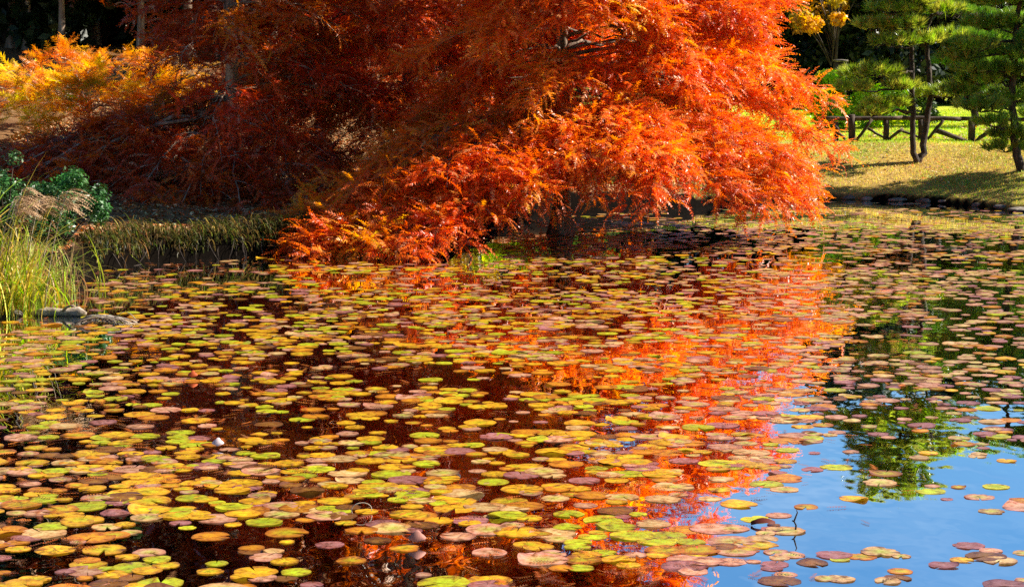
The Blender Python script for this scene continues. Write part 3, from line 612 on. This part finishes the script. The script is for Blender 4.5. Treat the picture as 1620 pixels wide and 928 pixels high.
m = MB(); n = 3200; e0 = SHORE[5:12]; k = g.integers(0, 6, n); t = g.random((n, 1)); q = e0[k]*(1-t)+e0[k+1]*t; q = q+unit(q-np.array([0, 20.0]))*g.choice([.13, .28], n, p=[.4, .6])[:, None]+g.normal(0, .035, (n, 2))
keep = hnoise(q[:, 0], q[:, 1], 78, 2.6) > -.35; q = q[keep]; n = len(q); B = np.stack([q[:, 0], q[:, 1], np.maximum(ground_h(q[:, 0], q[:, 1]), -.02)], -1)
blades(m, B, g.uniform(.08, .42, n), g.normal(R(-85), .9, n), g.uniform(.7, 1.7, n), g.uniform(.004, .008, n), pal(g, n, (.075, .09, .018), .6, (.20, .13, .045), .45), g); tag(m.build('bank_grass', M['grass']), 'pale grass fringe hanging over the dark edge of the left bank', 'grass', kind='stuff')
m = MB()
for k in range(46):
    j = int(g.integers(0, 6)); t = g.random(); q = e0[j]*(1-t)+e0[j+1]*t; a = np.array([q[0]+g.normal(0, .05), q[1]+g.uniform(.15, .3), 0]); a[2] = gz(a[0], a[1])-.02
    e = np.array([a[0]+g.normal(0, .15), q[1]-g.uniform(.02, .22), -.03]); tube(m, bez(a, a*.45+e*.55+[g.normal(0, .06), -.08, g.uniform(.04, .12)], e, 7), np.linspace(g.uniform(.003, .010), .002, 7)*g.uniform(.7, 1.3, 7), 5, (1, 1, 1))
tag(m.build('roots', M['pinebark']), 'brown roots trailing down the dark left bank into the water', 'roots', kind='stuff')
p1 = on_ground(66, 462); root = thing('reed_clump', 'lower clump of dry tan and green sedge right behind the arching reeds', 'reeds', p1); m = MB(); n = 260
B = np.stack([p1[0]+g.normal(.05, .22, n), p1[1]+g.normal(0, .3, n), np.zeros(n)], -1); B[:, 2] = np.maximum(ground_h(B[:, 0], B[:, 1]), 0)-.02
blades(m, B, g.uniform(.3, .85, n), g.uniform(0, 6.28, n), g.uniform(.3, 1.4, n), g.uniform(.004, .008, n), pal(g, n, (.28, .34, .04), .35, (.46, .30, .12), .5), g); m.build('blades', M['grass'], root)
p = atz(92, 500); root = thing('driftwood', 'short weathered driftwood log lying at the foot of the reeds', 'driftwood', p)
m = MB(); tube(m, np.array([p+[-.28, .02, .02], p+[-.12, 0, .05], p+[.05, .02, .035], p+[.22, 0, .05], p+[.3, -.02, .03]]), [.03, .05, .042, .055, .02], 10); m.build('log', M['drift'], root, True)
m = MB(); tube(m, bez(p+[.05, 0, .05], p+[.12, -.05, .14], p+[.2, -.1, .12], 6), np.linspace(.018, .008, 6), 6); m.build('snag', M['drift'], root, True)
p = atz(160, 512); root = thing('twig_pile', 'tangle of bare pale twigs on the water right of the driftwood', 'twigs'  , p); m = MB()
for k in range(34):
    a = p+[g.uniform(-.3, .1), g.normal(0, .06), .005]; e = p+[g.uniform(.1, .36), g.normal(0, .1), .0]; tube(m, bez(a, a*.5+e*.5+[0, 0, g.uniform(.05, .2)], e, 8), .004, 4)
m.build('twigs', M['drift'], root, True)
for k, (px, py, r, lab) in enumerate([(4, 482, (.13, .11, .09), 'pale lichened rock at the left edge beside the reeds'), (25, 500, (.08, .07, .045), 'small rock under the reed blades'), ]):
    p = atz(px, py); m = MB(); blob(m, p+[0, 0, .03], r, 70+k); o = m.build('bank_rock', M['stone'], None, True); tag(o, lab, 'rock')
st = [(1345, 316, .16), (1372, 318, .12), (1420, 319, .2), (1462, 321, .16), (1497, 322, .26), (1530, 323, .30), (1556, 327, .24), (1588, 331, .22), (1614, 335, .28)]
for k, (px, py, s) in enumerate(st):
    p = atz(px, py); m = MB(); blob(m, p+[0, .05, .03], (s*.8, s*.5, .05), 90+k); o = m.build('bank_stone', M['stone'], None, True)
    tag(o, ['leftmost small stone on the right bank edge', 'second small stone from the left on the right bank edge', 'flat stone below the two stemmed pine', 'stone on the bank edge just right of the pine foot', 'pale flat stone on the bank edge, left of the longest stone', 'longest flat stone on the edge of the right bank', 'stone right of the longest flat stone on the right bank', 'second stone from the right edge, on the bank', 'stone at the right edge of the photo, on the bank'][k], 'stone', 'stones along the right bank')

# ------------------------------------------------------------------ ground cover: litter, lawn grass, bank grass
g = np.random.default_rng(61)
def scatter(n, x0, x1, y0, y1, smin, smax, right):
    x = g.uniform(x0, x1, n); y = g.uniform(y0, y1, n); s = sdist(x, y); w = sstep(1.6, 4.0, x-(y-33)*.12)
    k = (s > smin) & (s < smax) & ((w > .5) == right); x, y = x[k], y[k]; return np.stack([x, y, ground_h(x, y)], -1)
P = scatter(130000, -9, 4.5, 21, 52, .21, 30, False); P[:, 2] += .012; n = len(P); m = MB()
nr = unit(np.array([0, 0, 1.0])+g.normal(0, .45, (n, 3))); a = unit(np.cross(nr, g.normal(size=(n, 3)))); b = np.cross(nr, a); s = g.uniform(.02, .05, n)[:, None]
c = pal(g, n, (.36, .11, .03), .35, (.56, .38, .19), .4)
m.add(np.stack([P-a*s, P+b*s*.5, P+a*s, P-b*s*.5], 1).reshape(-1, 3), np.arange(n*4).reshape(-1, 4), np.repeat(c, 4, 0)); tag(m.build('fallen_leaves', M['litter']), 'brown and tan fallen leaves covering the shaded left bank', 'fallen leaves', kind='stuff')
def tri_grass(P, h, w, cols, mix, mp, name, label, lean=.45):
    n = len(P); d = unit(np.array([0, 0, 1.0])+g.normal(0, lean, (n, 3))); sd_ = unit(np.cross(d, g.normal(size=(n, 3))))*w; l = g.uniform(.5, 1.2, n)[:, None]*h
    m = MB(); c = pal(g, n, cols, .25, mix, mp); q = hnoise(P[:, 0], P[:, 1], 8, 1.6)*.5+.5; gr = g.random(n) < np.clip((q-.25)*1.5, 0, .85); c[gr] = c[gr]*np.array([.55, .95, .5])
    m.add(np.stack([P-sd_, P+sd_, P+d*l], 1).reshape(-1, 3), np.arange(n*3).reshape(-1, 3), np.repeat(c, 3, 0)); tag(m.build(name, M['grass']), label, 'grass', kind='stuff')
P = scatter(150000, 2.5, 13, 32, 47, .12, 6, True); tri_grass(P, .045, .006, (.78, .56, .15), (.55, .52, .06), .35, 'grass', 'short dry yellow grass on the right bank')
P = scatter(60000, 2.5, 14, 40, 56, 4.0, 20, True); tri_grass(P, .05, .008, (.46, .56, .04), (.6, .58, .06), .3, 'grass', 'green lawn grass beyond the log fence')
P = scatter(150000, -9, 2.8, 20, 40, .22, .62, False); P = P[hnoise(P[:, 0], P[:, 1], 77, 1.8) > .0]
tri_grass(P, .15, .006, (.26, .28, .05), (.46, .38, .14), .4, 'grass', 'straggling grass along the edge of the left bank', .8)
P = scatter(26000, -1.5, 3.5, 33, 52, 1.0, 20, False); tri_grass(P, .10, .009, (.22, .32, .03), (.4, .42, .05), .3, 'grass', 'sunlit grass between the trunks behind the orange tree')

P = scatter(9000, 2.5, 13, 32, 48, .1, 12, True); P = P[hnoise(P[:, 0], P[:, 1], 31, 1.1) > .1]; P[:, 2] += .04; n = len(P); m = MB()
nr = unit(np.array([0, 0, 1.0])+g.normal(0, .5, (n, 3))); a = unit(np.cross(nr, g.normal(size=(n, 3)))); b = np.cross(nr, a); s = g.uniform(.02, .04, n)[:, None]; c = pal(g, n, (.5, .16, .04), .3, (.5, .36, .2), .5)
m.add(np.stack([P-a*s, P+b*s*.5, P+a*s, P-b*s*.5], 1).reshape(-1, 3), np.arange(n*4).reshape(-1, 4), np.repeat(c, 4, 0)); tag(m.build('fallen_leaves', M['litter']), 'drifts of brown fallen leaves on the dry lawn of the right bank', 'fallen leaves', kind='stuff')
P = scatter(30000, 2.5, 13, 32, 47, .12, 8, True); P = P[(hnoise(P[:, 0], P[:, 1], 66, 3.5) > .42)]; tri_grass(P, .13, .007, (.46, .36, .10), (.34, .40, .05), .5, 'grass', 'taller grass tufts on the right bank')

# ------------------------------------------------------------------ lily pads
g = np.random.default_rng(77)
CLS = {'lime': ((.40, .56, .015), (.58, .54, .02)), 'yellow': ((.78, .54, .012), (.74, .38, .018)), 'golden': ((.74, .36, .012), (.50, .17, .015)),
       'pink': ((.66, .40, .24), (.56, .27, .20)), 'mauve': ((.42, .20, .19), (.36, .14, .15)), 'brown': ((.30, .14, .02), (.17, .07, .02)), 'tan': ((.70, .54, .24), (.64, .38, .17))}
CN = {'lime': 'lime green', 'yellow': 'bright yellow', 'golden': 'golden orange', 'pink': 'dusty pink', 'mauve': 'dark mauve', 'brown': 'dull brown', 'tan': 'pale tan'}
def density(px, py):
    d = .85
    if px < 430 and py < 445: d = .10
    if py < 470 and px < 140: d = .05
    if px < 130 and py < 520: d = .1
    if 380 < px < 800 and py < 418: d = .12
    if px > 1240 and py < 362: d = .22
    if px < 1240 and py < 352: d = .2
    if px > 1290: d = min(d, .62 if py < 640 else .42)
    edge = 1310-(py-600)*.40
    if py > 660 and px > edge: d = .62
    if 1290 < px < 1500 and 640 < py < 775: d = .42
    if px > 1200 and py > 850 and px < 1420: d = .8
    if px < 110 and py > 880: d = .25
    if py > 640: d *= .37
    if 400 < py < 640: d *= .76
    if py > 690 and px <= edge: d = .60 if px > 800 else .70
    return d
cells = {}; pads = []
def free(x, y, r, k):
    for a in range(int(x//.4)-1, int(x//.4)+2):
        for b in range(int(y//.4)-1, int(y//.4)+2):
            for (X, Y, Rr) in cells.get((a, b), ()):
                if math.hypot(x-X, y-Y) < (r+Rr)*k: return False
    return True
cand = 21500; ys = np.sqrt(g.uniform(10.6**2, 37**2, cand)); us = g.uniform(-.27, .27, cand)
sds = sdist(us*ys, ys)
for x, y, s_ in zip(us*ys, ys, sds):
    if s_ > -.12: continue
    px, py = project((x, y, 0)); cl_ = .7*hnoise(np.array(x), np.array(y), 14, 1.7)+.6*hnoise(np.array(x), np.array(y), 15, 5.0)
    dn = density(float(px), float(py)); dn *= max(0, 1+1.7*float(cl_)) if dn > .15 else 1
    if g.random() > dn: continue
    mean = np.interp(y, [11, 13.5, 18, 26, 36], [.106, .100, .083, .073, .071]); r = mean*float(np.clip(np.exp(g.normal(-.08, .32)), .42, 1.4))
    if not free(x, y, r, .68 if g.random() < .45 else .33): continue
    cells.setdefault((int(x//.4), int(y//.4)), []).append((x, y, r))
    right = sstep(900, 1400, float(px)); far = sstep(16, 24, y)
    pr = np.array([.19*(1-.6*right), .36*(1-.7*right)*(1-.3*far), .18*(1-.3*right), .13+.30*right+.2*far, .06+.07*right, .06*(1-right*.7), .08+.28*right]); pr = pr/pr.sum()
    if px > 1310-(py-600)*.40 and py > 600: pr = np.array([.05, .06, .10, .24, .24, .06, .25]); r *= .84
    cname = list(CLS)[g.choice(7, p=pr)]
    pads.append(dict(x=x, y=y, r=r, px=float(px), py=float(py), c=cname))
def pad_geo(p, idx, g, hi=True):
    n = 34 if hi else 16; rings = (.0, .4, .75, .95, 1.0) if hi else (.0, .7, .96, 1.0)
    st_ = g.choice(['notched', 'whole', 'curled', 'torn', 'spotted'], p=[.32, .26, .07, .20, .15]); p['state'] = st_
    gap = {'notched': g.uniform(.22, .5), 'whole': .05, 'curled': .1, 'torn': .14, 'spotted': .06}[st_]
    a0 = g.uniform(0, 6.28); p['a0'] = a0
    if st_ == 'notched': a0 = R(-90)+g.normal(0, 1.0)
    a = a0+np.linspace(gap/2, 2*math.pi-gap/2, n+1); el = g.uniform(.88, 1.0); ph = g.uniform(0, 6.28, 4)
    wob = 1+.025*np.sin(3*a+ph[0])+.018*np.sin(7*a+ph[1])+g.normal(0, .010, n+1)
    if st_ == 'torn':
        for _ in range(3):
            c = a0+g.uniform(.8, 5.4); wob -= g.uniform(.10, .28)*np.exp(-((a-c)/.16)**2)
    lift = .007*np.maximum(0, np.sin(2*a+ph[2]))*np.sin(a+ph[3])**2*(p['r']/.14)
    if st_ == 'curled': lift = lift+.026*np.exp(-((np.angle(np.exp(1j*(a-a0-g.uniform(1.5, 4.8)))))/.55)**2)*(p['r']/.14)
    V, U, Cc = [], [], []; ca, cb = np.array(CLS[p['c']][0]), np.array(CLS[p['c']][1])
    tone = math.exp(g.normal(0, .14)); ca = ca*tone; cb = cb*math.exp(g.normal(0, .16)); gc = np.array(CLS['lime'][0])*1.0
    mixg = g.random() < .4 and p['c'] in ('yellow', 'pink', 'tan', 'golden'); p['green'] = bool(mixg)
    dq = (g.integers(2, 5), g.integers(4, 8), g.uniform(0, 6.28), g.uniform(0, 6.28)); dec = g.choice([0, .5, .9], p=[.35, .35, .3])
    bl = g.uniform(0, 6.28); rot = g.uniform(0, 6.28)
    for f in rings:
        rr = f*p['r']*(wob if f > .3 else 1.0)
        V.append(np.stack([rr*np.cos(a), rr*el*np.sin(a), .001*(1-f)+lift*f**4], -1)); U.append(np.stack([f*np.cos(a), f*np.sin(a)], -1))
        w = f**1.6; cc = ca*(1-w)+cb*w; cc = np.repeat(cc[None], n+1, 0)
        if mixg: cc = cc*(1-.75*max(0, 1-f*1.25))+gc*.75*max(0, 1-f*1.25)
        sec = (.5+.5*np.sin(a*1.0+bl))[:, None]**3; cc = cc*(1-sec*.35*f)+cb*np.array([.75, .6, .8])*sec*.35*f
        if f == 1.0: cc = cc*.78
        dk = np.clip((np.sin(a*dq[0]+dq[2])+np.sin(a*dq[1]+dq[3])-.7+(f-1)*2.2)*1.6, 0, 1)[:, None]*dec; cc = cc*(1-dk)+np.array([.17, .075, .025])*dk
        if st_ == 'spotted': cc = cc*np.where(g.random((n+1, 1)) < .3, .45, 1)
        Cc.append(cc)
    V = np.concatenate(V); V[:, :2] = V[:, :2]
    tx, ty = g.normal(0, .008, 2); V[:, 2] += tx*V[:, 0]+ty*V[:, 1]
    m = len(rings); i = np.arange(m-1)[:, None]*(n+1); j = np.arange(n)[None]
    F = np.stack([i+j, i+n+1+j, i+n+2+j, i+j+1], -1).reshape(-1, 4)
    return V, F, np.clip(np.concatenate(Cc), 0, .9), np.concatenate(U)
for k, p in enumerate(pads):
    dist = p['y']; p['area'] = p['r']**2/dist**3 if (0 <= p['px'] <= W0 and p['py'] < H0+12) else 0
    p['z'] = .0015+.003*g.random()
order = sorted(range(len(pads)), key=lambda k: -pads[k]['area']); big = order[:300]; bigset = set(big)
GRP = 'water lily pads floating on the pond'
for k in big:
    p = pads[k]; V, F, cc, uv = pad_geo(p, k, g); mb = MB(); mb.add(V, F, cc, uv)
    o = mb.build('lily_pad', M['pad'], None, True); o.location = (p['x'], p['y'], p['z']); p['o'] = o
mb = MB()
for k in order[300:]:
    p = pads[k]; V, F, cc, uv = pad_geo(p, k, g, p['y'] < 17); mb.add(V+[p['x'], p['y'], p['z']], F, cc, uv)
tag(mb.build('lily_pads', M['pad'], None, True), 'carpet of yellow, pink and green lily pads receding across the pond', 'lily pads', kind='stuff')
print('pads', len(pads))
# labels: colour, state, place and what lies beside
def zone(p):
    x, y = p['px'], p['py']; edge = 1310-(y-600)*.40
    if x > edge and y > 640:
        return 'on blue water' if y > 760 else 'by the pine reflection'
    col = 'far left' if x < 200 else 'left' if x < 480 else 'centre left' if x < 720 else 'centre' if x < 940 else 'beside the orange reflection'
    row = 'bottom edge' if y > 890 else 'low down' if y > 840 else 'lower third' if y > 780 else 'mid water'
    return f'{col}, {row}' if 'beside' not in col else f'on orange reflection, {row}'
ST = {'notched': 'with an open notch', 'whole': 'with a closed round rim', 'curled': 'with a curled up edge', 'torn': 'with a ragged edge', 'spotted': 'with dark spots'}
def near_word(p):
    best, bd = None, 9
    for q in big:
        q = pads[q]
        if q is p: continue
        d = math.hypot(q['x']-p['x'], (q['y']-p['y']))
        if d < bd: best, bd = q, d
    dx = p['px']-best['px']; dy = (p['py']-best['py'])*2
    rel = ('right of' if dx > 0 else 'left of') if abs(dx) > abs(dy) else ('in front of' if dy > 0 else 'behind')
    return f'{rel} {CN[best["c"]].split()[-1]} pad'
lab = {}
for k in big:
    p = pads[k]; s = f'{CN[p["c"]]} lily pad'+(' with green centre' if p['green'] else ' '+ST[p['state']])
    p['l'] = [s+', '+zone(p)]; lab.setdefault(p['l'][0], []).append(k)
ORD = ['first', 'second', 'third', 'fourth', 'fifth', 'sixth', 'seventh', 'eighth', 'ninth', 'tenth']
for s, ks in lab.items():
    if len(ks) == 1: pads[ks[0]]['label'] = s; continue
    sub = {}
    for k in ks: sub.setdefault(near_word(pads[k]), []).append(k)
    for w, kk in sub.items():
        base_ = f'{CN[pads[kk[0]]["c"]]} lily pad, {w}'+(', green centred' if pads[kk[0]]['green'] else ', '+ST[pads[kk[0]]['state']].replace('with ', '').replace('an ', '').replace('a ', ''))+', '+zone(pads[kk[0]])
        if len(kk) == 1: pads[kk[0]]['label'] = base_
        else:
            for q, k in enumerate(sorted(kk, key=lambda k: pads[k]['px'])): pads[k]['label'] = base_.replace('lily pad', 'lily pad '+ORD[q]+' from left', 1)
for k in big:
    w = pads[k]['label'].replace(' lily pad', ' pad') if len(pads[k]['label'].replace('-', ' ').split()) > 16 else pads[k]['label']
    if len(w.split()) > 16: w = w.replace(' from left', '')
    tag(pads[k]['o'], w, 'lily pad', GRP)

# ------------------------------------------------------------------ small floating things
g = np.random.default_rng(88)
m = MB(); n = 8000; y = np.sqrt(g.uniform(10.6**2, 30**2, n)); x = g.uniform(-.27, .20, n)*y; px, py = project(np.stack([x, y, 0*x], -1))
k = (sdist(x, y) < -.1) & (hnoise(x, y, 41, 2.2) > -.1) & (~((px > 1310-(py-600)*.4-40) & (py > 600)) | (g.random(n) < .22)); x, y = x[k], y[k]; n = len(x)
D = np.stack([g.normal(size=n), g.normal(size=n), 0*x], -1)
flat = [plume_template(_g, 7, .02, .2, .03)*np.array([1, 1, .15])]
put_plumes(m, flat, np.stack([x, y, np.full(n, .008)], -1), D, g.uniform(.05, .15, n), pal(g, n, (.42, .11, .02), .35, (.20, .07, .03), .4), .1, g)
tag(m.build('cypress_needles', M['litter']), 'orange cypress needles floating among the lily pads', 'fallen needles', kind='stuff')
p = atz(1207, 830); m = MB(); u = np.linspace(0, 1, 9); V = []
for q in u:
    w = .045*math.sin(math.pi*min(1, .06+q*.94))**.8; zz = .012+.022*math.sin(math.pi*q); V += [p+[-.075+.15*q, -w, zz-.01], p+[-.075+.15*q, 0, zz+.012], p+[-.075+.15*q, w*.8, zz]]
i = np.arange(8)[:, None]*3; F = np.concatenate([np.concatenate([i, i+3, i+4, i+1], 1), np.concatenate([i+1, i+4, i+5, i+2], 1)])
m.add(np.array(V), F, (.10, .02, .012)); tag(m.build('fallen_leaf', M['litter'], None, True), 'dark reddish brown leaf floating alone on the blue water', 'leaf')
p = atz(1258, 838); m = MB(); tube(m, np.array([p-[0, 0, .02], p+[.005, 0, .03], p+[-.008, 0, .055], p+[.012, 0, .11], p+[.006, 0, .125]]), [.006, .006, .006, .004, .003], 6); tube(m, np.array([p+[-.004, 0, .05], p+[-.02, 0, .06]]), .004, 5)
tag(m.build('broken_stalk', M['pinebark'], None, True), 'thin dark crooked stalk standing out of the blue water', 'stalk')
for (px, py, lab_, sz, c) in [(345, 709, 'pinkish white curled petal resting on the pads at the left', .05, (.75, .6, .58)), (305, 600, 'small red curled leaf on the pads at the left', .05, (.5, .10, .03)), (660, 862, 'upright folded pinkish leaf between yellow pads near the bottom', .06, (.45, .2, .15))]:
    p = atz(px, py); m = MB(); s = np.linspace(-1, 1, 9); P = []
    for q in s: P += [p+[q*sz*.8, -.01, .02+.3*sz*abs(q)], p+[q*sz*.9, .0, .02+sz*(1-.55*q*q)], p+[q*sz*.6, .02, .02+sz*1.15*(1-.7*q*q)]]
    i = np.arange(8)[:, None]*3; m.add(np.array(P), np.concatenate([np.concatenate([i, i+3, i+4, i+1], 1), np.concatenate([i+1, i+4, i+5, i+2], 1)]), c)
    tag(m.build('curled_leaf', M['litter'], None, True), lab_, 'leaf')
p = atz(572, 812); m = MB(); a = np.linspace(-.3, 3.6, 14); tube(m, np.stack([p[0]+.062*np.cos(a), p[1]+.02*np.cos(a), .01+.045*np.sin(a)+.015], -1), .0028, 5, cap=True)
tag(m.build('dry_stem', M['drift'], None, True), 'pale dry stem bent into a loop over the pads', 'stem')
